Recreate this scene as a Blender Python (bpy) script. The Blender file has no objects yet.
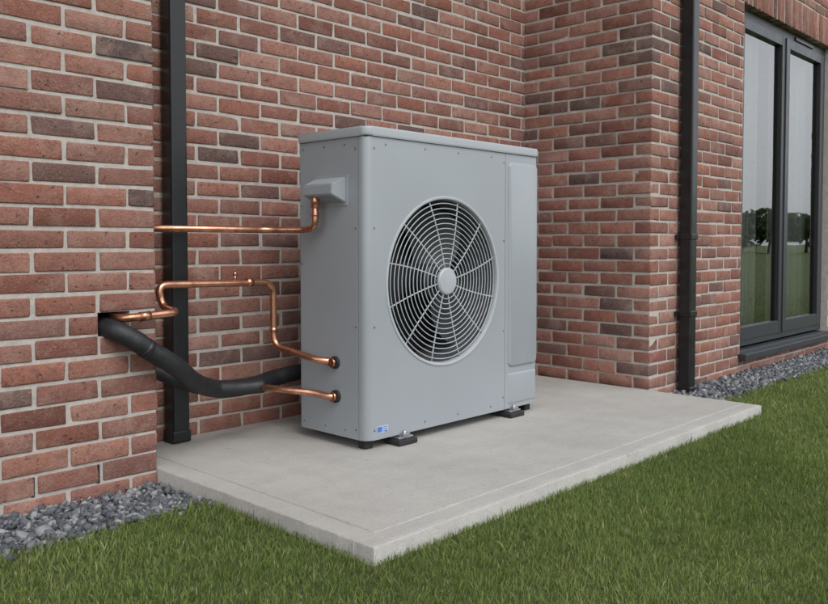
import bpy, bmesh, math, random
import numpy as np
from mathutils import Vector
random.seed(3); rng=np.random.default_rng(7)
H=0.84
scene=bpy.context.scene
# ------------------------------------------------------------------ helpers
def link(o,parent=None):
    scene.collection.objects.link(o)
    if parent is not None: o.parent=parent
    return o
def empty(name):
    e=bpy.data.objects.new(name,None); e.empty_display_size=0.2
    return link(e)
def new_mat(name):
    m=bpy.data.materials.new(name); m.use_nodes=True
    nt=m.node_tree; b=nt.nodes['Principled BSDF']
    return m,nt,b
def N(nt,t,**kw):
    n=nt.nodes.new(t)
    for k,v in kw.items(): setattr(n,k,v)
    return n
def ramp(nt,stops,interp='LINEAR'):
    r=N(nt,'ShaderNodeValToRGB'); cr=r.color_ramp; cr.interpolation=interp
    while len(cr.elements)<len(stops): cr.elements.new(0.5)
    for e,(p,c) in zip(cr.elements,stops):
        e.position=p; e.color=(c[0],c[1],c[2],1) if hasattr(c,'__len__') else (c,c,c,1)
    return r
def noise(nt,coord,scale,detail=4,rough=0.55):
    n=N(nt,'ShaderNodeTexNoise'); n.inputs['Scale'].default_value=scale
    n.inputs['Detail'].default_value=detail; n.inputs['Roughness'].default_value=rough
    nt.links.new(coord,n.inputs['Vector']); return n
def mix(nt,fac,a,b,mode='MIX'):
    m=N(nt,'ShaderNodeMix',data_type='RGBA',blend_type=mode)
    for inp,v in ((m.inputs[0],fac),(m.inputs[6],a),(m.inputs[7],b)):
        if isinstance(v,(int,float)): inp.default_value=v
        elif isinstance(v,tuple): inp.default_value=(v[0],v[1],v[2],1)
        else: nt.links.new(v,inp)
    return m.outputs[2]
def maprange(nt,v,a,b,c,d):
    m=N(nt,'ShaderNodeMapRange'); nt.links.new(v,m.inputs[0])
    for i,x in enumerate((a,b,c,d)): m.inputs[1+i].default_value=x
    return m.outputs[0]
def bump(nt,b,h,strength,dist):
    n=N(nt,'ShaderNodeBump'); n.inputs['Strength'].default_value=strength; n.inputs['Distance'].default_value=dist
    nt.links.new(h,n.inputs['Height']); nt.links.new(n.outputs[0],b.inputs['Normal']); return n
def simple(name,col,rough=0.5,metal=0.0,nscale=20,var=0.12,bstr=0.0,bscale=150,bdist=0.001):
    m,nt,b=new_mat(name)
    tc=N(nt,'ShaderNodeTexCoord').outputs['Object']
    n=noise(nt,tc,nscale,5)
    lo=tuple(c*(1-var) for c in col); hi=tuple(min(1,c*(1+var)) for c in col)
    r=ramp(nt,[(0.3,lo),(0.7,hi)]); nt.links.new(n.outputs[0],r.inputs[0])
    nt.links.new(r.outputs[0],b.inputs['Base Color'])
    b.inputs['Metallic'].default_value=metal
    nt.links.new(maprange(nt,n.outputs[0],0.3,0.7,max(0.02,rough-0.06),rough+0.06),b.inputs['Roughness'])
    if bstr>0:
        n2=noise(nt,tc,bscale,4); bump(nt,b,n2.outputs[0],bstr,bdist)
    return m
def mesh_obj(name,verts,faces,mat,parent=None,smooth=False):
    me=bpy.data.meshes.new(name); me.from_pydata([tuple(v) for v in verts],[],faces); me.update()
    if smooth:
        for p in me.polygons: p.use_smooth=True
    if mat: me.materials.append(mat)
    return link(bpy.data.objects.new(name,me),parent)
def np_mesh(name,V,loops,starts,totals,mat,parent=None,col=None,smooth=False):
    me=bpy.data.meshes.new(name)
    me.vertices.add(len(V)); me.vertices.foreach_set('co',V.astype(np.float32).ravel())
    me.loops.add(len(loops)); me.loops.foreach_set('vertex_index',loops.astype(np.int32))
    me.polygons.add(len(starts)); me.polygons.foreach_set('loop_start',starts.astype(np.int32))
    try: me.polygons.foreach_set('loop_total',totals.astype(np.int32))
    except Exception: pass
    if smooth: me.polygons.foreach_set('use_smooth',np.ones(len(starts),dtype=bool))
    if col is not None:
        a=me.attributes.new('Col','FLOAT_COLOR','POINT'); a.data.foreach_set('color',col.astype(np.float32).ravel())
    me.update(calc_edges=True); me.validate()
    me.materials.append(mat)
    return link(bpy.data.objects.new(name,me),parent)
def replicate(tv,faces,n):
    k=len(tv); fl=np.concatenate([np.array(f) for f in faces]); tt=np.array([len(f) for f in faces])
    loops=(fl[None,:]+np.arange(n)[:,None]*k).ravel()
    totals=np.tile(tt,n); starts=np.concatenate([[0],np.cumsum(totals)[:-1]])
    return loops,starts,totals
def box(name,x0,x1,y0,y1,z0,z1,mat,parent=None,bev=0.0,seg=2):
    bm=bmesh.new(); bmesh.ops.create_cube(bm,size=1)
    for v in bm.verts:
        v.co=Vector(((x0+x1)/2+v.co.x*(x1-x0),(y0+y1)/2+v.co.y*(y1-y0),(z0+z1)/2+v.co.z*(z1-z0)))
    if bev>0: bmesh.ops.bevel(bm,geom=bm.edges[:],offset=bev,segments=seg,profile=0.5,affect='EDGES')
    me=bpy.data.meshes.new(name); bm.to_mesh(me); bm.free()
    if mat: me.materials.append(mat)
    return link(bpy.data.objects.new(name,me),parent)
def fillet(pts,r,n=8):
    P=[Vector(p) for p in pts]; out=[P[0]]
    for i in range(1,len(P)-1):
        a=P[i-1]-P[i]; b=P[i+1]-P[i]
        rr=min(r,a.length*0.49,b.length*0.49)
        s=P[i]+a.normalized()*rr; e=P[i]+b.normalized()*rr
        for k in range(n+1):
            t=k/n; out.append(s*(1-t)**2+P[i]*2*t*(1-t)+e*t*t)
    out.append(P[-1]); return out
def catmull(pts,n=10):
    P=[Vector(p) for p in pts]; P=[P[0]*2-P[1]]+P+[P[-1]*2-P[-2]]; out=[]
    for i in range(1,len(P)-2):
        for k in range(n):
            t=k/n; a,b,c,d=P[i-1],P[i],P[i+1],P[i+2]
            out.append(0.5*((2*b)+(c-a)*t+(2*a-5*b+4*c-d)*t*t+(3*b-a-3*c+d)*t**3))
    out.append(P[-2]); return out
def tube(name,pts,r,mat,parent=None,seg=16,rfun=None,closed=False):
    P=[Vector(p) for p in pts]
    Q=[P[0]]
    for p in P[1:]:
        if (p-Q[-1]).length>1e-5: Q.append(p)
    P=Q; n=len(P)
    if closed and (P[0]-P[-1]).length<1e-5: P.pop(); n-=1
    verts=[];faces=[]
    nrm=None
    for i in range(n):
        if closed: t=(P[(i+1)%n]-P[i-1]).normalized()
        else: t=((P[min(i+1,n-1)]-P[i]).normalized()+(P[i]-P[max(i-1,0)]).normalized()).normalized()
        if nrm is None:
            up=Vector((0,0,1)) if abs(t.z)<0.9 else Vector((1,0,0))
            nrm=(up-t*up.dot(t)).normalized()
        else: nrm=(nrm-t*nrm.dot(t)).normalized()
        bn=t.cross(nrm); rr=r if rfun is None else r*rfun(i)
        for k in range(seg):
            a=2*math.pi*k/seg; verts.append(P[i]+nrm*math.cos(a)*rr+bn*math.sin(a)*rr)
    for i in range(n if closed else n-1):
        j=(i+1)%n
        for k in range(seg):
            faces.append((i*seg+k,i*seg+(k+1)%seg,j*seg+(k+1)%seg,j*seg+k))
    if not closed:
        faces.append(tuple(range(seg))[::-1]); faces.append(tuple((n-1)*seg+k for k in range(seg)))
    o=mesh_obj(name,verts,faces,mat,parent,smooth=True)
    for p in o.data.polygons:
        if len(p.vertices)>4: p.use_smooth=False
    return o
def auto_smooth(o,ang=35):
    me=o.data; bm=bmesh.new(); bm.from_mesh(me)
    for f in bm.faces: f.smooth=True
    for e in bm.edges:
        if len(e.link_faces)==2 and e.calc_face_angle(0)>math.radians(ang): e.smooth=False
    bm.to_mesh(me); bm.free()
# ------------------------------------------------------------------ materials
def brick_material():
    m,nt,b=new_mat('clay_brick'); L=nt.links.new
    tc=N(nt,'ShaderNodeTexCoord').outputs['Object']
    at=N(nt,'ShaderNodeAttribute',attribute_name='Col')
    sep=N(nt,'ShaderNodeSeparateColor'); L(at.outputs['Color'],sep.inputs[0])
    r=ramp(nt,[(0.0,(.225,.092,.068)),(0.12,(.280,.115,.084)),(0.30,(.315,.133,.096)),(0.5,(.340,.152,.112)),(0.68,(.390,.200,.150)),
               (0.80,(.285,.122,.094)),(0.87,(.205,.104,.086)),(0.94,(.155,.092,.080)),(1.0,(.112,.080,.076))])
    L(sep.outputs[0],r.inputs[0])
    hv=N(nt,'ShaderNodeHueSaturation'); L(r.outputs[0],hv.inputs['Color'])
    L(maprange(nt,sep.outputs[1],0,1,0.83,1.12),hv.inputs['Value'])
    L(maprange(nt,sep.outputs[2],0,1,0.84,1.03),hv.inputs['Saturation'])
    cmb=N(nt,'ShaderNodeVectorMath',operation='SCALE'); L(at.outputs['Color'],cmb.inputs[0]); cmb.inputs[3].default_value=37.0
    vad=N(nt,'ShaderNodeVectorMath',operation='ADD'); L(tc,vad.inputs[0]); L(cmb.outputs[0],vad.inputs[1]); bc=vad.outputs[0]
    n1=noise(nt,bc,34,6,.65); f1=maprange(nt,n1.outputs[0],.44,.68,0,.55)
    c=mix(nt,f1,hv.outputs[0],(.175,.084,.068))
    n2=noise(nt,bc,10,5,.6); f2=maprange(nt,n2.outputs[0],.50,.74,0,.45)
    c=mix(nt,f2,c,(.45,.32,.265))
    n3=noise(nt,tc,210,3,.6); f3=maprange(nt,n3.outputs[0],.58,.70,0,.55)
    c=mix(nt,f3,c,(.48,.37,.315))
    n5=noise(nt,tc,150,2,.6); f5=maprange(nt,n5.outputs[0],.60,.70,0,.65)
    c=mix(nt,f5,c,(.09,.055,.048))
    n6=noise(nt,bc,55,3,.5); f6=maprange(nt,n6.outputs[0],.66,.74,0,.75)
    c=mix(nt,f6,c,(.105,.062,.052))
    n4=noise(nt,tc,1.3,3,.5); 
    c=mix(nt,maprange(nt,n4.outputs[0],.35,.7,0,.20),c,(.50,.41,.37),'MULTIPLY')
    L(c,b.inputs['Base Color']); b.inputs['Roughness'].default_value=.9; b.inputs['Specular IOR Level'].default_value=.25
    add=N(nt,'ShaderNodeMath',operation='ADD'); L(n1.outputs[0],add.inputs[0]); L(noise(nt,tc,130,5,.7).outputs[0],add.inputs[1])
    sub=N(nt,'ShaderNodeMath',operation='SUBTRACT'); L(add.outputs[0],sub.inputs[0]); L(f6,sub.inputs[1])
    bump(nt,b,sub.outputs[0],1.0,.006)
    return m
def mortar_material():
    m,nt,b=new_mat('mortar'); L=nt.links.new
    tc=N(nt,'ShaderNodeTexCoord').outputs['Object']
    n=noise(nt,tc,30,6,.7); r=ramp(nt,[(.3,(.35,.32,.285)),(.55,(.46,.425,.385)),(.75,(.54,.505,.46))]); L(n.outputs[0],r.inputs[0])
    L(r.outputs[0],b.inputs['Base Color']); b.inputs['Roughness'].default_value=.95
    bump(nt,b,noise(nt,tc,260,4,.7).outputs[0],.8,.003)
    return m
def concrete_material(name='concrete',k=1.0):
    m,nt,b=new_mat(name); L=nt.links.new
    tc=N(nt,'ShaderNodeTexCoord').outputs['Object']
    n=noise(nt,tc,1.8,8,.66); r=ramp(nt,[(.3,(.325*k,.318*k,.297*k)),(.5,(.39*k,.381*k,.357*k)),(.72,(.445*k,.435*k,.405*k))]); L(n.outputs[0],r.inputs[0])
    n2=noise(nt,tc,7,8,.75); c=mix(nt,maprange(nt,n2.outputs[0],.44,.64,0,.40),r.outputs[0],(.295*k,.287*k,.266*k))
    mp=N(nt,'ShaderNodeMapping'); L(tc,mp.inputs[0]); mp.inputs['Scale'].default_value=(9,260,9)
    nb_=noise(nt,mp.outputs[0],1,4,.6); c=mix(nt,maprange(nt,nb_.outputs[0],.4,.65,0,.22),c,(.50,.49,.465))
    n3=noise(nt,tc,95,5,.75); c=mix(nt,maprange(nt,n3.outputs[0],.54,.64,0,.42),c,(.22,.213,.198))
    n4=noise(nt,tc,180,3,.7); c=mix(nt,maprange(nt,n4.outputs[0],.57,.66,0,.45),c,(.58,.565,.535))
    n5=noise(nt,tc,26,2,.5); c=mix(nt,maprange(nt,n5.outputs[0],.70,.74,0,.4),c,(.18,.172,.158))
    L(c,b.inputs['Base Color']); b.inputs['Roughness'].default_value=.9
    add=N(nt,'ShaderNodeMath',operation='ADD'); L(n3.outputs[0],add.inputs[0]); L(nb_.outputs[0],add.inputs[1])
    bump(nt,b,add.outputs[0],.7,.0035)
    return m
def attr_mat(name,stops,rough=.7,trans=0.0,noisy=None,bstr=0,height=None):
    m,nt,b=new_mat(name); L=nt.links.new
    at=N(nt,'ShaderNodeAttribute',attribute_name='Col'); sep=N(nt,'ShaderNodeSeparateColor'); L(at.outputs['Color'],sep.inputs[0])
    r=ramp(nt,stops); L(sep.outputs[0],r.inputs[0]); c=r.outputs[0]
    tc=N(nt,'ShaderNodeTexCoord').outputs['Object']
    if height is not None:
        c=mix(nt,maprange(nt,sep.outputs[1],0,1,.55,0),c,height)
    if noisy is not None:
        n=noise(nt,tc,noisy[0],4,.6); c=mix(nt,maprange(nt,n.outputs[0],.4,.65,0,noisy[2]),c,noisy[1])
    L(c,b.inputs['Base Color']); b.inputs['Roughness'].default_value=rough; b.inputs['Specular IOR Level'].default_value=.3
    if bstr>0: bump(nt,b,noise(nt,tc,180,5,.7).outputs[0],bstr,.002)
    if trans>0:
        t=N(nt,'ShaderNodeBsdfTranslucent'); L(c,t.inputs[0]); ms=N(nt,'ShaderNodeMixShader'); ms.inputs[0].default_value=trans
        L(b.outputs[0],ms.inputs[1]); L(t.outputs[0],ms.inputs[2]); L(ms.outputs[0],nt.nodes['Material Output'].inputs[0])
    return m
M_brick=brick_material(); M_mortar=mortar_material(); M_conc=concrete_material()
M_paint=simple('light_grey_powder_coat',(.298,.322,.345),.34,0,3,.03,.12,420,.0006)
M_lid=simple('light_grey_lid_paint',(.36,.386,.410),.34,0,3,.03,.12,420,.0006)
M_grille=simple('grille_plastic',(.37,.395,.42),.42,0,10,.04)
M_dark=simple('cavity_shade_black',(.012,.013,.014),.6)  # near-black colour stands in for the shade inside holes and gaps
M_blade=simple('fan_blade_plastic',(.028,.031,.034),.45)
M_shroud=simple('fan_shroud_paint',(.09,.095,.10),.5)
M_fin=simple('heat_exchanger_fins',(.012,.013,.015),.5,.3)
M_rubber=simple('black_rubber',(.018,.018,.019),.75,0,40,.2,.3,200)
M_foam=simple('black_pipe_insulation',(.013,.014,.016),.55,0,30,.25,.6,90,.002)
M_tape=simple('insulation_tape',(.012,.012,.013),.42,0,30,.2)
M_bracket=simple('galvanised_steel',(.42,.43,.44),.38,.9,60,.2)
M_black=simple('black_upvc',(.010,.011,.013),.32,0,12,.2)
M_anth=simple('anthracite_frame',(.034,.038,.045),.38,0,15,.08)
M_seal=simple('seal_black',(.01,.01,.01),.7)
M_screw=simple('screw_zinc',(.20,.21,.22),.35,.7)
M_curtain=simple('sheer_curtain',(.82,.82,.80),.9,0,30,.05)
M_room=simple('room_plaster',(.65,.63,.60),.9)
M_floor=simple('room_floor',(.22,.15,.10),.5,0,6,.3)
M_roof=simple('roof_tile',(.06,.055,.055),.8,0,8,.3,.5,30,.01)
M_lblue=simple('label_blue',(.05,.16,.50),.4); M_lwhite=simple('label_white',(.45,.53,.65),.4)
M_cu,nt,b=new_mat('copper'); tc=N(nt,'ShaderNodeTexCoord').outputs['Object']
n=noise(nt,tc,22,6,.65); r=ramp(nt,[(.3,(.34,.155,.095)),(.5,(.60,.30,.195)),(.7,(.72,.41,.28))]); nt.links.new(n.outputs[0],r.inputs[0])
nt.links.new(r.outputs[0],b.inputs['Base Color']); b.inputs['Metallic'].default_value=.97
nt.links.new(maprange(nt,n.outputs[0],.3,.7,.42,.20),b.inputs['Roughness'])
M_glass=bpy.data.materials.new('window_glass'); M_glass.use_nodes=True; nt=M_glass.node_tree; nt.nodes.clear()
o_=N(nt,'ShaderNodeOutputMaterial'); tr=N(nt,'ShaderNodeBsdfTransparent'); tr.inputs[0].default_value=(.90,.93,.92,1)
gl=N(nt,'ShaderNodeBsdfGlossy'); gl.inputs['Roughness'].default_value=.008; gl.inputs[0].default_value=(.97,.99,1,1)
fr=N(nt,'ShaderNodeFresnel'); fr.inputs[0].default_value=3.0; ms=N(nt,'ShaderNodeMixShader')
tcg=N(nt,'ShaderNodeTexCoord').outputs['Object']; ng=noise(nt,tcg,1.6,1,.4); bp=N(nt,'ShaderNodeBump'); bp.inputs['Strength'].default_value=.15; bp.inputs['Distance'].default_value=.02
nt.links.new(ng.outputs[0],bp.inputs['Height']); nt.links.new(bp.outputs[0],gl.inputs['Normal'])
nt.links.new(fr.outputs[0],ms.inputs[0]); nt.links.new(tr.outputs[0],ms.inputs[1]); nt.links.new(gl.outputs[0],ms.inputs[2]); nt.links.new(ms.outputs[0],o_.inputs[0])

# ------------------------------------------------------------------ house
LW=3.33*H; LX=1.843*H
BW=3.772*H
RX=5.171*H; RY=2.71*H
ZB=-0.160; CH=.075; ZT=5.2
NC=int((ZT-ZB)/CH)
house=empty('brick_house')
bricks=[]
def cut(segs,a,b):
    out=[]
    for s,e in segs:
        if e<=a or s>=b: out.append((s,e)); continue
        if s<a-.02: out.append((s,a))
        if e>b+.02: out.append((b,e))
    return out
def wall(axis,origin,sign,plane,inward,length,even_start,odd_start,openings=()):
    for k in range(NC):
        z0=ZB+k*CH+.005; z1=z0+.065
        st=even_start if k%2==0 else odd_start
        t=st; segs=[]
        while t<length: segs.append((t,min(t+.215,length))); t+=.225
        for (a,b_,c,d) in openings:
            if z1>c+.01 and z0<d-.01: 
                segs=cut(segs,a,b_)
        for s,e in segs:
            if e-s<.02: continue
            jj=random.uniform(-.0018,.0018)
            c1=origin+sign*(s+e)/2; hl=(e-s)/2+random.uniform(-.0035,.0008)
            dpt=.05125; pc=plane+inward*(dpt)+jj; zc=(z0+z1)/2+random.uniform(-.0018,.0018); hz=.0320+random.uniform(-.0015,.0008)
            if axis=='X': bricks.append((c1,pc,zc,hl,dpt,hz))
            else: bricks.append((pc,c1,zc,dpt,hl,hz))
hx0,hx1=1.325,1.445; hk=9; hz0=ZB+hk*CH-.005; hz1=hz0+.085
wall('X',LX,-1,LW,1,3.9,0,.1125,[(LX-hx1,LX-hx0,hz0+.006,hz1-.006)])
wall('Y',LW,1,LX,-1,.37,.1125,0)
wall('X',LX-.06,1,BW,1,RX-LX+.1,0.02,.1325)
DX0,DX1=6.70*H,8.90*H; DZ0=ZB+3*CH; DZ1=ZB+35*CH; DZ2=DZ1+3*CH
wall('X',RX,1,RY,1,6.2,0,.1125,[(DX0-RX,DX1-RX,DZ0,DZ1),(DX0-.075-RX,DX1+.075-RX,DZ1,DZ2)])
wall('Y',RY,1,RX,1,BW-RY+.09,.1125,0)
x=DX0-.075
while x<DX1+.075-.03:
    bricks.append((x+.0375,RY+.05125,DZ1+.1125+random.uniform(-.001,.001),.0325,.05125,.1075)); x+=.075
B=np.array(bricks); nb=len(B)
bm=bmesh.new(); bmesh.ops.create_cube(bm,size=2)
bmesh.ops.bevel(bm,geom=bm.edges[:],offset=.2,segments=2,profile=.5,affect='EDGES')
tv=np.array([v.co[:] for v in bm.verts]); tf=[[v.index for v in f.verts] for f in bm.faces]; bm.free()
sg=np.sign(tv); ins=(1-np.abs(tv))/.2
bevr=rng.uniform(.003,.008,nb)
V=B[:,None,:3]+sg[None]*(B[:,None,3:]-ins[None]*bevr[:,None,None])
# every corner of every brick is a little out of true
cs=((sg[:,0]>0)*4+(sg[:,1]>0)*2+(sg[:,2]>0)).astype(int)
cj=rng.normal(0,.0011,(nb,8,3)); V+=cj[:,cs,:]
V+=rng.normal(0,.0006,V.shape)
lo,st,to=replicate(tv,tf,nb)
c=rng.random((nb,3)); c[:,0]=np.where(rng.random(nb)<.82,c[:,0]*.80,.80+c[:,0]*.2)
col=np.ones((nb,len(tv),4)); col[:,:,:3]=c[:,None,:]
np_mesh('brickwork',V.reshape(-1,3),lo,st,to,M_brick,house,col.reshape(-1,4),smooth=False)
r6=.0045
def mb(n,*a): return box(n,*a,M_mortar,house)
XL=-2.4; XR=RX+6.2; YB=7.0
mb('wall_core_left_a',XL,hx0,LW+r6,YB,-.4,ZT)
mb('wall_core_left_b',hx1,LX-r6,LW+r6,YB,-.4,ZT)
mb('wall_core_left_c',hx0,hx1,LW+r6,YB,-.4,hz0)
mb('wall_core_left_d',hx0,hx1,LW+r6,YB,hz1,ZT)
box('service_hole_dark_backing',hx0,hx1,LW+.16,LW+.2,hz0,hz1,M_dark,house)  # black plate behind the hole paints in the darkness of its depth
mb('wall_core_back',LX-r6,RX+r6,BW+r6,YB,-.4,ZT)
mb('wall_core_right_a',RX+r6,DX0+.004,RY+r6,YB,-.4,ZT)
mb('wall_core_right_b',DX1-.004,XR,RY+r6,YB,-.4,ZT)
mb('wall_core_right_c',DX0+.004,DX1-.004,RY+r6,RY+.25,-.4,DZ0)
mb('wall_core_right_d',DX0+.004,DX1-.004,RY+r6,RY+.25,DZ1+.006,ZT)
box('room_floor',DX0+.004,DX1-.004,RY+.25,YB,DZ0-.1,DZ0,M_floor,house)
box('room_ceiling',DX0+.004,DX1-.004,RY+.25,YB,DZ1+.02,DZ1+.1,M_room,house)
box('room_back_wall',DX0+.004,DX1-.004,RY+3.2,RY+3.3,DZ0,DZ1+.02,M_room,house)
for (wx,k) in ((LX-.225*1-.005,2),(LX-.225*2-.005,2)):
    box('weep_vent',wx-.004,wx+.005,LW-.001,LW+.01,ZB+k*CH+.003,ZB+k*CH+.068,M_dark,house)  # black strip paints the shade inside an open weep joint
rv=[(XL-.3,RY-.5,ZT-.05),(XR+.3,RY-.5,ZT-.05),(XR+.3,YB+.4,ZT-.05),(XL-.3,YB+.4,ZT-.05),(XL-.3,4.9,ZT+1.9),(XR+.3,4.9,ZT+1.9)]
mesh_obj('roof',rv,[(3,2,1,0),(0,1,5,4),(2,3,4,5),(0,4,3),(1,2,5)],M_roof,house)
# patio door
FY=RY+.06
def fb(n,x0,x1,z0,z1,y0=FY,y1=FY+.07,bev=.003,mat=M_anth): return box(n,x0,x1,y0,y1,z0,z1,mat,house,bev)
zb=DZ0+.045; zt=DZ1-.002; fw=.055
fb('door_frame_left',DX0+.002,DX0+fw,zb,zt); fb('door_frame_right',DX1-fw,DX1-.002,zb,zt)
fb('door_frame_top',DX0+fw,DX1-fw,zt-fw,zt); fb('door_frame_bottom',DX0+fw,DX1-fw,zb,zb+.04)
mid=(DX0+DX1)/2
for i,(a,b_) in enumerate(((DX0+fw+.003,mid-.004),(mid+.004,DX1-fw-.003))):
    s=.075; y0=FY-.012; y1=FY+.05; za=zb+.043; zc=zt-fw-.003
    fb('door_leaf_stile',a,a+s,za,zc,y0,y1); fb('door_leaf_stile',b_-s,b_,za,zc,y0,y1)
    fb('door_leaf_rail',a+s,b_-s,zc-s,zc,y0+.002,y1); fb('door_leaf_rail',a+s,b_-s,za,za+s*1.25,y0+.002,y1)
    g=.006
    fb('gasket',a+s,a+s+g,za+s*1.25,zc-s,y0+.008,y1-.01,0,M_seal); fb('gasket',b_-s-g,b_-s,za+s*1.25,zc-s,y0+.008,y1-.01,0,M_seal)
    gy=FY+.02; mesh_obj('door_glass',[(a+s,gy,za+s),(b_-s,gy,za+s),(b_-s,gy,zc-s),(a+s,gy,zc-s)],[(0,1,2,3)],M_glass,house)
fb('trickle_vent',mid+.2,mid+.6,zt-.045,zt-.02,FY-.012,FY,.002,M_black)
fb('door_meeting_strip',mid-.02,mid+.02,zb+.05,zt-fw-.01,FY-.022,FY-.0125,.003)
box('window_sill_nose',DX0-.03,DX1+.03,RY-.055,RY-.002,DZ0-.028,DZ0+.016,M_anth,house,.004)
box('window_sill',DX0+.003,DX1-.003,RY-.002,FY+.07,DZ0-.004,DZ0+.030,M_anth,house,.002)
def curtain(x0,x1,y,ph):
    n=160; vs=[];fs=[]
    for i in range(n+1):
        t=i/n; xx=x0+(x1-x0)*t; yy=y+.022*math.sin(t*(x1-x0)*75+ph)+.012*math.sin(t*(x1-x0)*31+ph*2)
        vs+= [(xx,yy,DZ0+.02),(xx,yy,DZ1)]
        if i: fs.append((2*i-2,2*i,2*i+1,2*i-1))
    mesh_obj('curtain',vs,fs,M_curtain,house,True)
curtain(DX0+.06,DX0+.72,FY+.13,0); curtain(mid+.10,DX1-.06,FY+.13,1.3)

# ------------------------------------------------------------------ downpipes
def downpipe(cx,yw,z0,brs):
    p=empty('downpipe'); s=.038; yc=yw-.055
    box('pipe',cx-s,cx+s,yc-s,yc+s,z0,ZT-.06,M_black,p,.008,3)
    box('socket',cx-s-.004,cx+s+.004,yc-s-.004,yc+s+.004,z0+.0,z0+.05,M_black,p,.006,2)
    for z in brs:
        box('collar',cx-s-.005,cx+s+.005,yc-s-.005,yc+s+.005,z,z+.035,M_black,p,.005,2)
        box('wall_lug',cx-s-.03,cx+s+.03,yw-.02,yw-.003,z+.004,z+.031,M_black,p,.003)
    return p
downpipe(2.160*H,BW,.003,(2.45,))
downpipe(5.60*H,RY,-.07,(.40,.86,2.3))

# ------------------------------------------------------------------ slab : one cast block with a tooled border line
SX0,SX1,SY0,SY1=LX,5.14*H,1.94*H,BW+.004
e=.085
xs=[SX0,SX0+.002,SX0+.006]+list(np.arange(SX0+.03,SX0+e-.01,.02))+[SX0+e-.004,SX0+e-.001,SX0+e+.003,SX0+e+.006]+list(np.arange(SX0+e+.03,SX1-.01,.03))+[SX1-.006,SX1-.002,SX1]
ys=[SY0,SY0+.002,SY0+.006]+list(np.arange(SY0+.03,SY0+e-.01,.02))+[SY0+e-.004,SY0+e-.001,SY0+e+.003,SY0+e+.006]+list(np.arange(SY0+e+.03,SY1-.01,.03))+[SY1-.006,SY1]
nx,ny=len(xs),len(ys); vs=[];fs=[]
for j,yv in enumerate(ys):
    for i,xv in enumerate(xs):
        z=0.0
        ingx=(SX0+e-.0015<xv<SX0+e+.0035); ingy=(SY0+e-.0015<yv<SY0+e+.0035)
        if (ingx and yv>SY0+e-.002) or (ingy and xv>SX0+e-.002): z=-.0045
        ex=min(xv-SX0,SX1-xv); ey=yv-SY0; em=min(ex,ey)
        if em<.0005: z=-.005
        elif em<.003: z=-.0015
        z+=random.uniform(-.0004,.0004) if em>.003 else random.uniform(-.0010,.0004)
        jx=random.uniform(-.0010,.0010) if em<.0005 else 0
        vs.append((xv+jx,yv+jx,z))
for j in range(ny-1):
    for i in range(nx-1): fs.append((j*nx+i,j*nx+i+1,(j+1)*nx+i+1,(j+1)*nx+i))
base=len(vs)
per=[(i,0) for i in range(nx)]+[(nx-1,j) for j in range(1,ny)]+[(i,ny-1) for i in range(nx-2,-1,-1)]+[(0,j) for j in range(ny-2,0,-1)]
for (i,j) in per:
    v=vs[j*nx+i]; vs.append((v[0],v[1],-.22))
for q in range(len(per)):
    a=per[q];b_=per[(q+1)%len(per)]
    fs.append((b_[1]*nx+b_[0],a[1]*nx+a[0],base+q,base+(q+1)%len(per)))
slab=mesh_obj('concrete_slab',vs,fs,M_conc,None,True); auto_smooth(slab,40)

# ------------------------------------------------------------------ heat pump
hp=empty('heat_pump_unit')
x0,x1,y0,y1,z0,z1=2.674*H,4.077*H,2.863*H,3.369*H,.040,1.306
def rprism(name,x0,x1,y0,y1,z0,z1,rf,rb,mat,bev,parent,seg=8):
    pts=[]
    for (cx,cy,r_,a0) in ((x0+rf,y0+rf,rf,180),(x1-rf,y0+rf,rf,270),(x1-rb,y1-rb,rb,0),(x0+rb,y1-rb,rb,90)):
        for k in range(seg+1):
            a=math.radians(a0+90*k/seg); pts.append((cx+r_*math.cos(a),cy+r_*math.sin(a)))
    bm=bmesh.new(); lo=[bm.verts.new((p[0],p[1],z0)) for p in pts]; hi=[bm.verts.new((p[0],p[1],z1)) for p in pts]
    bm.faces.new(lo[::-1]); bm.faces.new(hi); n=len(pts)
    for i in range(n): bm.faces.new((lo[i],lo[(i+1)%n],hi[(i+1)%n],hi[i]))
    if bev>0:
        ed=[e for e in bm.edges if abs(e.verts[0].co.z-e.verts[1].co.z)<1e-6]
        bmesh.ops.bevel(bm,geom=ed,offset=bev,segments=3,profile=.5,affect='EDGES')
    me=bpy.data.meshes.new(name); bm.to_mesh(me); bm.free(); me.materials.append(mat)
    o=link(bpy.data.objects.new(name,me),parent); return o
zl=1.268
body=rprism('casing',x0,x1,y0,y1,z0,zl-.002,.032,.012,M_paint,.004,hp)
fx,fz,R=3.245*H,.80*H,.364
bm=bmesh.new()
bmesh.ops.create_cone(bm,cap_ends=True,segments=96,radius1=R,radius2=R,depth=.5)
for v in bm.verts: v.co=Vector((fx+v.co.x,y0+.02+v.co.z,fz+v.co.y))
def cutbox(a,b_,c,d,e_,f):
    r_=bmesh.ops.create_cube(bm,size=1)
    for v in r_['verts']: v.co=Vector(((a+b_)/2+v.co.x*(b_-a),(c+d)/2+v.co.y*(d-c),(e_+f)/2+v.co.z*(f-e_)))
sx=3.752*H
cutbox(sx-.0015,sx+.0015,y0-.01,y0+.004,z0-.01,zl+.01)
cutbox(x0-.01,x0+.004,y0+.045,y0+.048,z0-.01,zl+.01)
bmesh.ops.recalc_face_normals(bm,faces=bm.faces[:])
cm=bpy.data.meshes.new('cut'); bm.to_mesh(cm); bm.free(); co=link(bpy.data.objects.new('cut',cm))
md=body.modifiers.new('b','BOOLEAN'); md.operation='DIFFERENCE'; md.object=co; md.solver='EXACT'
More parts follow.
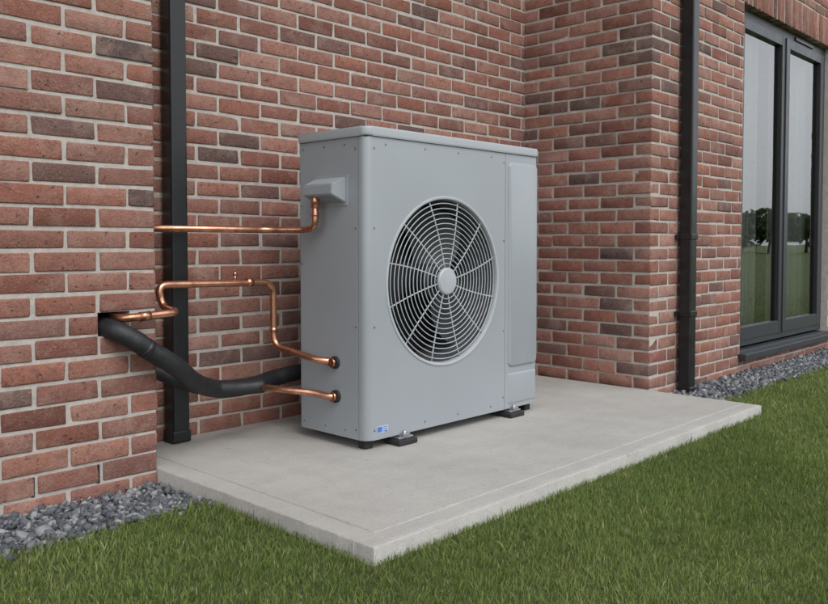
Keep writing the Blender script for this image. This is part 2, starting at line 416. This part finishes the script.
dg=bpy.context.evaluated_depsgraph_get(); me2=bpy.data.meshes.new_from_object(body.evaluated_get(dg))
body.modifiers.clear(); body.data=me2; bpy.data.objects.remove(co); auto_smooth(body,30)
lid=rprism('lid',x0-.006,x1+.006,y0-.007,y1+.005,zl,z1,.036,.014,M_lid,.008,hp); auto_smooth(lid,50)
box('lid_gap_shade_strip',x0+.006,x1-.006,y0+.006,y1-.006,zl-.003,zl+.002,M_dark,hp)  # black strip puts the shade under the lid in as colour
def rrect(cx,cz,w,h,r_,n=8):
    out=[]
    for (sx_,sz_,a0) in ((-1,-1,180),(1,-1,270),(1,1,0),(-1,1,90)):
        for k in range(n+1):
            a=math.radians(a0+90*k/n); out.append((cx+sx_*(w/2-r_)+r_*math.cos(a),cz+sz_*(h/2-r_)+r_*math.sin(a)))
    return out
def emboss(name,cx,cz,w,h,r_,yb,hgt,mat):
    vs=[];fs=[]; prof=[(0,0),(.003,.7),(.008,1)]
    for ins_,hh in prof:
        for (a,b_) in rrect(cx,cz,w-2*ins_,h-2*ins_,max(.002,r_-ins_)): vs.append((a,yb-hgt*hh,b_))
    n=len(vs)//len(prof)
    for l in range(len(prof)-1):
        for i in range(n): fs.append((l*n+i,l*n+(i+1)%n,(l+1)*n+(i+1)%n,(l+1)*n+i))
    fs.append(tuple((len(prof)-1)*n+i for i in range(n)))
    o=mesh_obj(name,vs,fs,mat,hp,True); auto_smooth(o,40); return o
pcx=(sx+x1)/2+.001; pw=x1-sx-.042
emboss('service_panel',pcx,.735,pw,.985,.028,y0+.0005,.010,M_paint)
emboss('service_panel_lower',pcx,.135,pw,.15,.012,y0+.0005,.004,M_paint)
def revolve(name,prof,mat,seg=96,cx=None,cz=None,smooth=True):
    cx=fx if cx is None else cx; cz=fz if cz is None else cz
    vs=[];fs=[]
    for (r_,yy) in prof:
        for k in range(seg):
            a=2*math.pi*k/seg; vs.append((cx+r_*math.cos(a),yy,cz+r_*math.sin(a)))
    for l in range(len(prof)-1):
        for k in range(seg): fs.append((l*seg+k,l*seg+(k+1)%seg,(l+1)*seg+(k+1)%seg,(l+1)*seg+k))
    o=mesh_obj(name,vs,fs,mat,hp,smooth); auto_smooth(o,40); return o
revolve('fan_bezel',[(R+.010,y0+.0008),(R+.008,y0-.004),(R+.003,y0-.0055),(R-.003,y0-.003),(R-.006,y0+.006),(R-.008,y0+.022)],M_grille)
revolve('fan_shroud',[(R-.0085,y0+.020),(R-.013,y0+.07),(R-.02,y0+.24)],M_shroud)
revolve('coil_backing',[(R-.001,y0+.235),(.0005,y0+.235)],M_fin,smooth=False)
def dome(r_): return y0+.006-.010*(1-(r_/R)**2)
nr=13
for i in range(nr):
    r_=.078+(.342-.078)*i/(nr-1)
    pts=[(fx+r_*math.cos(2*math.pi*k/80),dome(r_),fz+r_*math.sin(2*math.pi*k/80)) for k in range(80)]
    tube('grille_ring',pts,.0023,M_grille,hp,8,None,True)
for i in range(12):
    a=2*math.pi*(i+.35)/12
    pts=[]
    for k in range(9):
        r_=.045+(R-.006-.045)*k/8; aa=a+.10*(k/8)
        pts.append((fx+r_*math.cos(aa),dome(r_)+.003,fz+r_*math.sin(aa)))
    tube('grille_spoke',pts,.0032,M_grille,hp,8)
revolve('grille_hub',[(.060,y0+.004),(.060,y0-.008),(.054,y0-.014),(.030,y0-.016),(.0005,y0-.0165)],M_grille,48)
revolve('fan_motor_hub',[(.075,y0+.20),(.075,y0+.07),(.06,y0+.055),(.0005,y0+.05)],M_blade,32)
for i in range(3):
    a0=2*math.pi*i/3+.4; vs=[];fs=[]; nu,nv=10,12
    for u in range(nu+1):
        r_=.07+(.325-.07)*u/nu
        for v in range(nv+1):
            t=v/nv; sp=1.35-.25*(u/nu); a=a0+sp*t+.55*(u/nu)**1.5
            vs.append((fx+r_*math.cos(a),y0+.085+.10*t,fz+r_*math.sin(a)))
    for u in range(nu):
        for v in range(nv):
            q=u*(nv+1)+v; fs.append((q,q+1,q+nv+2,q+nv+1))
    mesh_obj('fan_blade',vs,fs,M_blade,hp,True)
def screw(p,axis):
    bm=bmesh.new(); bmesh.ops.create_cone(bm,cap_ends=True,segments=14,radius1=.0042,radius2=.0034,depth=.003)
    for v in bm.verts:
        c_=v.co.copy()
        v.co=Vector(p)+(Vector((c_.x,-c_.z,c_.y)) if axis=='Y' else Vector((-c_.z,c_.x,c_.y)))
    me=bpy.data.meshes.new('screw'); bm.to_mesh(me); bm.free(); me.materials.append(M_screw); link(bpy.data.objects.new('screw',me),hp)
for z in (.10,.42,.85,1.22): screw((sx-.012,y0-.001,z),'Y')
for z in (.08,.5,.9,1.22):
    screw((x0+.043,y0-.001,z),'Y'); screw((x0-.001,y0+.062,z),'X')
for z in (.07,1.240):
    for t in (.12,.38,.62,.88): screw((x0+(sx-x0)*t,y0-.001,z),'Y')
    for t in (.3,.6,.93): screw((x0-.001,y0+(y1-y0)*t,z),'X')
for z in (.35,.75,1.0): screw((x0-.001,y1-.02,z),'X')
mesh_obj('label',[(x0+.055,y0-.0012,.066),(x0+.12,y0-.0012,.066),(x0+.12,y0-.0012,.094),(x0+.055,y0-.0012,.094)],[(0,1,2,3)],M_lwhite,hp)
mesh_obj('label_print',[(x0+.058,y0-.0018,.069),(x0+.085,y0-.0018,.069),(x0+.085,y0-.0018,.091),(x0+.058,y0-.0018,.091)],[(0,1,2,3)],M_lblue,hp)
for q in range(3):
    mesh_obj('label_text',[(x0+.089,y0-.0018,.070+q*.008),(x0+.116,y0-.0018,.070+q*.008),(x0+.116,y0-.0018,.0735+q*.008),(x0+.089,y0-.0018,.0735+q*.008)],[(0,1,2,3)],M_lblue,hp)
hd=[(x0+.001,1.108),(x0-.012,1.108),(x0-.078,1.078),(x0-.078,1.035),(x0+.001,1.002)]
ya,yb=2.525,2.705
vs=[(p[0],ya,p[1]) for p in hd]+[(p[0],yb,p[1]) for p in hd]; k=len(hd)
o=mesh_obj('cable_hood',vs,[tuple(range(k)),tuple(range(k,2*k))[::-1]]+[(i,i+k,(i+1)%k+k,(i+1)%k) for i in range(k)],M_paint,hp)
bm=bmesh.new(); bm.from_mesh(o.data); bmesh.ops.recalc_face_normals(bm,faces=bm.faces[:]); bmesh.ops.bevel(bm,geom=bm.edges[:],offset=.004,segments=2,affect='EDGES'); bm.to_mesh(o.data); bm.free()
box('hood_flange',x0-.003,x0+.001,ya-.010,yb+.010,.992,1.118,M_paint,hp,.001)
for cx in (x0+.205,x1-.215):
    box('mount_rail',cx-.022,cx+.022,y0-.012,y1+.03,.034,.0395,M_bracket,hp,.002)
    for cy in (y0+.012,y1-.01):
        box('rubber_foot',cx-.055,cx+.055,cy-.050,cy+.045,.0,.024,M_rubber,hp,.006)
        box('foot_plate',cx-.042,cx+.042,cy-.034,cy+.03,.0245,.0335,M_bracket,hp,.002)
        tube('foot_bolt',[(cx-.0,cy-.024,.03),(cx-.0,cy-.024,.056)],.007,M_bracket,hp,6)
        box('foot_bracket',cx-.02,cx+.02,cy-.038,cy-.014,.034,.046,M_bracket,hp,.002)
box('corner_foot',x0+.02,x0+.065,y0+.03,y0+.075,.0,.041,M_rubber,hp,.006)
box('corner_foot',x1-.065,x1-.02,y0+.03,y0+.075,.0,.041,M_rubber,hp,.006)

# ------------------------------------------------------------------ pipes
def sleeve(parent,a,b_,r_,mat=None): tube('fitting',[a,b_],r_,mat or M_cu,parent,16)
def S(*p): return tuple(q*H for q in p)
cp=empty('copper_pipe')
yy=3.42*H; zp=1.066*H; hxp=x0-.055; hy=2.655
pts=[(LX-.1,yy,zp),(hxp-.09,yy,zp),(hxp,hy+.06,zp),(hxp,hy,zp+.01),(hxp,hy,1.05)]
tube('pipe',fillet(pts,.05),.0135,M_cu,cp)
sleeve(cp,(hxp,hy,.985),(hxp,hy,1.04),.0175); sleeve(cp,(hxp,hy,.95),(hxp,hy,.962),.0165)
cp=empty('copper_pipe'); r_=.0145
zA=.573; zH=.81*H; vx=2.545*H; yr=3.42*H
P=[(1.395,LW+.12,zA),(1.395,LW-.055,zA),(1.60,LW-.07,zA+.012),(1.615,yr-.005,zA+.018),(1.595,yr,zH),(vx,yr,zH-.008),(vx,yr,.475*H),(x0-.05,2.64,.42*H),(x0+.01,2.595,.41*H)]
tube('pipe',fillet(P,.055,10),r_,M_cu,cp)
sleeve(cp,(1.45,LW-.0590,zA+.003),(1.49,LW-.062,zA+.005),r_+.003)
sleeve(cp,(2.0,yr,zH-.004),(2.03,yr,zH-.0045),r_+.003)
tube('bleed_valve',[(1.945,yr,zH),(1.945,yr,zH+.03)],.006,M_cu,cp,10); tube('bleed_cap',[(1.945,yr,zH+.026),(1.945,yr,zH+.040)],.0095,M_cu,cp,10)
sleeve(cp,(vx,yr,.57*H),(vx,yr,.545*H),r_+.002)
def port(z,yc):
    tube('port_collar',[(x0-.012,yc,z),(x0+.001,yc,z)],.026,M_rubber,hp,24)
    tube('port_nut',[(x0-.028,yc,z),(x0-.012,yc,z)],.0205,M_cu,hp,6)
port(.41*H,2.592)
cp=empty('copper_pipe')
z3=.242*H
P=[(2.40*H,3.385*H,.288*H),(x0-.055,2.66,.255*H),(x0-.028,2.592,z3),(x0+.01,2.585,z3)]
tube('pipe',fillet(P,.04),r_,M_cu,cp); port(z3,2.587)
def wob(ph): return lambda i: 1+.018*math.sin(i*1.3+ph)+.012*math.sin(i*.47+ph)
ip=empty('insulated_pipe')
P=[(1.372,LW+.12,.540),(1.372,LW-.01,.532),(1.42,LW-.060,.500),S(1.77,3.245,.535),S(1.90,3.27,.455),S(2.06,3.37,.352),S(2.25,3.46,.285),S(2.463,3.50,.272),S(2.65,3.54,.285),S(2.85,3.55,.297),S(3.3,3.56,.30)]
cpn=catmull(P,9); tube('foam_sleeve',cpn,.0365,M_foam,ip,22,wob(0))
tube('tape_band',cpn[24:27],.0376,M_tape,ip,22)
ip=empty('insulated_pipe')
P=[S(1.80,3.53,.44),S(1.93,3.51,.405),S(2.05,3.48,.345),S(2.16,3.455,.305),S(2.32,3.42,.285),S(2.45,3.375,.287)]
cpn=catmull(P,9); tube('foam_sleeve',cpn,.030,M_foam,ip,20,wob(2))

# ------------------------------------------------------------------ ground
GZ=-.085; TZ=-.052
M_gr,nt,b=new_mat('ground_turf'); tc=N(nt,'ShaderNodeTexCoord').outputs['Object']
n=noise(nt,tc,3,6,.7); r=ramp(nt,[(.3,(.078,.108,.030)),(.5,(.104,.142,.039)),(.7,(.130,.166,.048))]); nt.links.new(n.outputs[0],r.inputs[0])
n2=noise(nt,tc,90,5,.7); c_=mix(nt,maprange(nt,n2.outputs[0],.4,.65,0,.6),r.outputs[0],(.056,.068,.025))
nt.links.new(c_,b.inputs['Base Color']); b.inputs['Roughness'].default_value=1; bump(nt,b,n2.outputs[0],1,.02)
G=[(-300,-300,GZ),(300,-300,GZ),(300,300,GZ),(-300,300,GZ)]
mesh_obj('ground',G,[(0,1,2,3)],M_gr)
M_grav=attr_mat('slate_gravel',[(0,(.065,.071,.08)),(.35,(.115,.124,.138)),(.7,(.19,.199,.213)),(.9,(.27,.275,.28)),(1,(.38,.37,.355))],.75,0,(60,(.06,.065,.071),.35),.5)
M_bed=simple('gravel_bed',(.06,.062,.066),.95,0,80,.4,.8,120,.006)
GL=2.90*H; GRY=2.30*H
def gravel(name,xa,xb,ya,yb,dens):
    n=int((xb-xa)*(yb-ya)*dens)
    bm=bmesh.new(); bmesh.ops.create_icosphere(bm,subdivisions=1,radius=1); tv=np.array([v.co[:] for v in bm.verts]); tf=[[v.index for v in f.verts] for f in bm.faces]; bm.free()
    c=np.empty((n,3)); c[:,0]=rng.uniform(xa,xb,n); c[:,1]=rng.uniform(ya,yb,n); c[:,2]=GZ+rng.uniform(.004,.036,n)
    c[:,2]+=np.clip((ya+.05-c[:,1])/.05,0,1)*.012
    c[:,1]+=np.where(c[:,1]<ya+.05,rng.normal(0,.018,n),0)
    s=rng.lognormal(math.log(.0100),.32,n)[:,None]*np.stack([rng.uniform(.9,1.5,n),rng.uniform(.7,1.1,n),rng.uniform(.45,.8,n)],1)
    q=rng.normal(size=(n,4)); q[:,1:3]*=.5; q/=np.linalg.norm(q,axis=1)[:,None]; w,x,y,z=q.T
    Rm=np.stack([1-2*(y*y+z*z),2*(x*y-z*w),2*(x*z+y*w),2*(x*y+z*w),1-2*(x*x+z*z),2*(y*z-x*w),2*(x*z-y*w),2*(y*z+x*w),1-2*(x*x+y*y)],1).reshape(n,3,3)
    L=tv[None]*(1+rng.normal(0,.20,(n,len(tv),1)))*s[:,None,:]
    V=np.einsum('nij,nkj->nki',Rm,L)+c[:,None,:]
    V[:,:,1]=np.minimum(V[:,:,1],yb-.002)
    lo,st,to=replicate(tv,tf,n); col=np.ones((n,len(tv),4)); col[:,:,:3]=rng.random((n,3))[:,None,:]
    col[:,:,0]=(rng.random(n)**1.2)[:,None]
    o=np_mesh(name,V.reshape(-1,3),lo,st,to,M_grav,None,col.reshape(-1,4))
    mesh_obj('bed',[(xa,ya+.02,GZ+.005),(xb,ya+.02,GZ+.005),(xb,yb,GZ+.005),(xa,yb,GZ+.005)],[(0,1,2,3)],M_bed,o)
gravel('gravel',-1.4,SX0-.008,GL,LW,11000)
gravel('gravel',SX1+.03,XR-.5,GRY,RY,9000)
def sn(x,y,f,ph): return np.sin(x*f+ph+1.7*np.sin(y*f*.7+ph))*np.cos(y*f*1.1+ph*2+1.3*np.sin(x*f*.6))
xa,xb,ya,yb=-3.0,15.0,-4.0,2.5
D0=24000; nc=int((xb-xa)*(yb-ya)*D0)
gx=rng.uniform(xa,xb,nc); gy=rng.uniform(ya,yb,nc)
rr=np.hypot(gx-2.3,gy-1.2); p=1/(1+(rr/2.1)**3)
ed=.012*sn(gx,gy,37,1)+.012*sn(gx,gy,90,2)
lim=np.where(gx<SX0-.004,GL+.01+ed*1.6,np.where(gx<SX1+.004,SY0-.004,GRY+.01+ed*1.6))
keep=(rng.random(nc)<p)&(gy<lim)
gx=gx[keep];gy=gy[keep];p=p[keep];n=len(gx)
wsc=np.minimum(p**-.42,3.6)
cl=.5+.25*sn(gx,gy,9,.3)+.2*sn(gx,gy,23,1.1)
ln=(.021+.010*np.clip(cl,0,1))*rng.uniform(.6,1.25,n)*(1+.12*(wsc-1)); ln=np.where(rng.random(n)<.04,ln*1.5,ln)
wd=rng.uniform(.0009,.0017,n)*wsc
fd=2.0*sn(gx,gy,2.1,.7)+1.2*sn(gx,gy,6.3,2.1); ang=fd+rng.normal(0,1.6,n)
lean=np.abs(rng.normal(.72,.42,n)); lean=np.clip(lean,0,1.45)
dx=np.cos(ang);dy=np.sin(ang); fa=rng.uniform(0,2*np.pi,n); wx=np.cos(fa)*wd; wy=np.sin(fa)*wd
V=np.zeros((n,5,3)); z0g=np.full(n,TZ-.002)
m1=lean*.45; mh=ln*.55
mx=gx+dx*np.sin(m1)*mh; my=gy+dy*np.sin(m1)*mh; mz=z0g+np.cos(m1)*mh
tx=mx+dx*np.sin(lean)*ln*.5; ty=my+dy*np.sin(lean)*ln*.5; tz=mz+np.cos(lean)*ln*.5
V[:,0]=np.stack([gx-wx,gy-wy,z0g],1);V[:,1]=np.stack([gx+wx,gy+wy,z0g],1)
V[:,2]=np.stack([mx+wx*.85,my+wy*.85,mz],1);V[:,3]=np.stack([mx-wx*.85,my-wy*.85,mz],1);V[:,4]=np.stack([tx,ty,tz],1)
lo,st,to=replicate(V[0],[[0,1,2,3],[3,2,4]],n)
col=np.ones((n,5,4)); tone=np.clip(.46+.14*sn(gx,gy,1.7,.2)+.08*sn(gx,gy,7,3)+rng.normal(0,.20,n),0,.93); tone=np.where(rng.random(n)<.06,rng.uniform(.95,1,n),tone)
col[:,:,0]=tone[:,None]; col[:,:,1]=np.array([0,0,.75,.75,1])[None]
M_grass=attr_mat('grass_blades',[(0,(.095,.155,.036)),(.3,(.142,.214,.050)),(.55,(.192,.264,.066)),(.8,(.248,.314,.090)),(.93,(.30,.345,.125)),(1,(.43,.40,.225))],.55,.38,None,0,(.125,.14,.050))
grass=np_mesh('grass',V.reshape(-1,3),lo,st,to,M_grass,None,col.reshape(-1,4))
def turf(xa_,xb_,ya_,yb_): box('turf',xa_,xb_,ya_,yb_,GZ-.05,TZ,M_gr,grass)
turf(-30,SX0-.004,-30,GL); turf(SX0-.004,SX1+.004,-30,SY0-.003); turf(SX1+.004,45,-30,GRY)
print('blades',n,'bricks',nb)
M_leaf=attr_mat('tree_foliage',[(0,(.04,.062,.022)),(.5,(.072,.108,.038)),(1,(.115,.155,.058))],.7,.25)
M_trunk=simple('bark',(.09,.07,.05),.9)
lv=[];lc=[]
T=[(rng.uniform(-20,75),-46-rng.uniform(0,14),rng.uniform(3.5,6.5)) for _ in range(55)]+[(66+rng.uniform(0,12),rng.uniform(-40,6),rng.uniform(3.5,6.5)) for _ in range(26)]
for (cx,cy,hh) in T:
    rad=hh*.48
    for _ in range(15):
        o=rng.normal(size=3); o/=np.linalg.norm(o); c0=np.array([cx,cy,hh*.48])+o*rad*np.array([1.1,1.1,.8])*rng.uniform(.3,1); rs=rad*rng.uniform(.28,.5)
        k=110; q=rng.normal(size=(k,3)); q/=np.linalg.norm(q,axis=1)[:,None]; q=c0+q*rs*(rng.uniform(.55,1.05,(k,1)))
        a=rng.normal(size=(k,3))*.14; b_=rng.normal(size=(k,3))*.14
        lv.append(np.stack([q-a,q-b_,q+a,q+b_],1)); cc=np.ones((k,4,4)); cc[:,:,0]=np.clip(rng.uniform(.1,.7)+rng.normal(0,.15,k),0,1)[:,None]; lc.append(cc)
lv=np.concatenate(lv);lc=np.concatenate(lc)
lo,st,to=replicate(lv[0],[[0,1,2,3]],len(lv))
trees=np_mesh('distant_trees',lv.reshape(-1,3),lo,st,to,M_leaf,None,lc.reshape(-1,4))
for (cx,cy,hh) in T:
    tube('trunk',[(cx,cy,GZ),(cx+.1,cy,hh*.3),(cx,cy+.1,hh*.6)],.16,M_trunk,trees,8,lambda i:1-.3*i)

# ------------------------------------------------------------------ light : Nishita sky seen through a bright overcast layer
w=bpy.data.worlds.new('World'); scene.world=w; w.use_nodes=True; nt=w.node_tree
bg=nt.nodes['Background']; sky=N(nt,'ShaderNodeTexSky',sky_type='NISHITA'); sky.sun_disc=False
el=math.radians(50); az=math.radians(194)
sky.sun_elevation=el; sky.sun_rotation=az; sky.air_density=1.0; sky.dust_density=3.0; sky.ozone_density=1.0
hs=N(nt,'ShaderNodeHueSaturation'); hs.inputs['Saturation'].default_value=.30; hs.inputs['Value'].default_value=1.6
nt.links.new(sky.outputs[0],hs.inputs['Color'])
tcw=N(nt,'ShaderNodeTexCoord').outputs['Generated']; nw=noise(nt,tcw,2.2,5,.55)
cl_=ramp(nt,[(.3,(.78,.81,.86)),(.7,(1,1,1))]); nt.links.new(nw.outputs[0],cl_.inputs[0])
cloud=mix(nt,1.0,cl_.outputs[0],(10.6,10.7,10.9),'MULTIPLY')
skyc=mix(nt,.6,hs.outputs[0],cloud)
nt.links.new(skyc,bg.inputs[0]); bg.inputs[1].default_value=.15
sl=bpy.data.lights.new('sun','SUN'); sl.energy=1.1; sl.angle=math.radians(32); sl.color=(1,.98,.955)
so=link(bpy.data.objects.new('sun',sl)); d=Vector((math.sin(az)*math.cos(el),math.cos(az)*math.cos(el),math.sin(el)))
so.rotation_euler=d.to_track_quat('Z','Y').to_euler()
# ------------------------------------------------------------------ camera
cam=bpy.data.cameras.new('camera'); cob=link(bpy.data.objects.new('camera',cam)); scene.camera=cob
pitch=2.1
cam.sensor_width=36; cam.lens=36*825/828; cam.shift_y=-(59-825*math.tan(math.radians(pitch))+0)/828
cob.location=(0,0,H); cob.rotation_euler=(math.radians(90-pitch),0,math.radians(-46.35))
cam.clip_start=.05; cam.clip_end=1000
scene.view_settings.view_transform='Standard'; scene.view_settings.look='None'; scene.view_settings.exposure=0
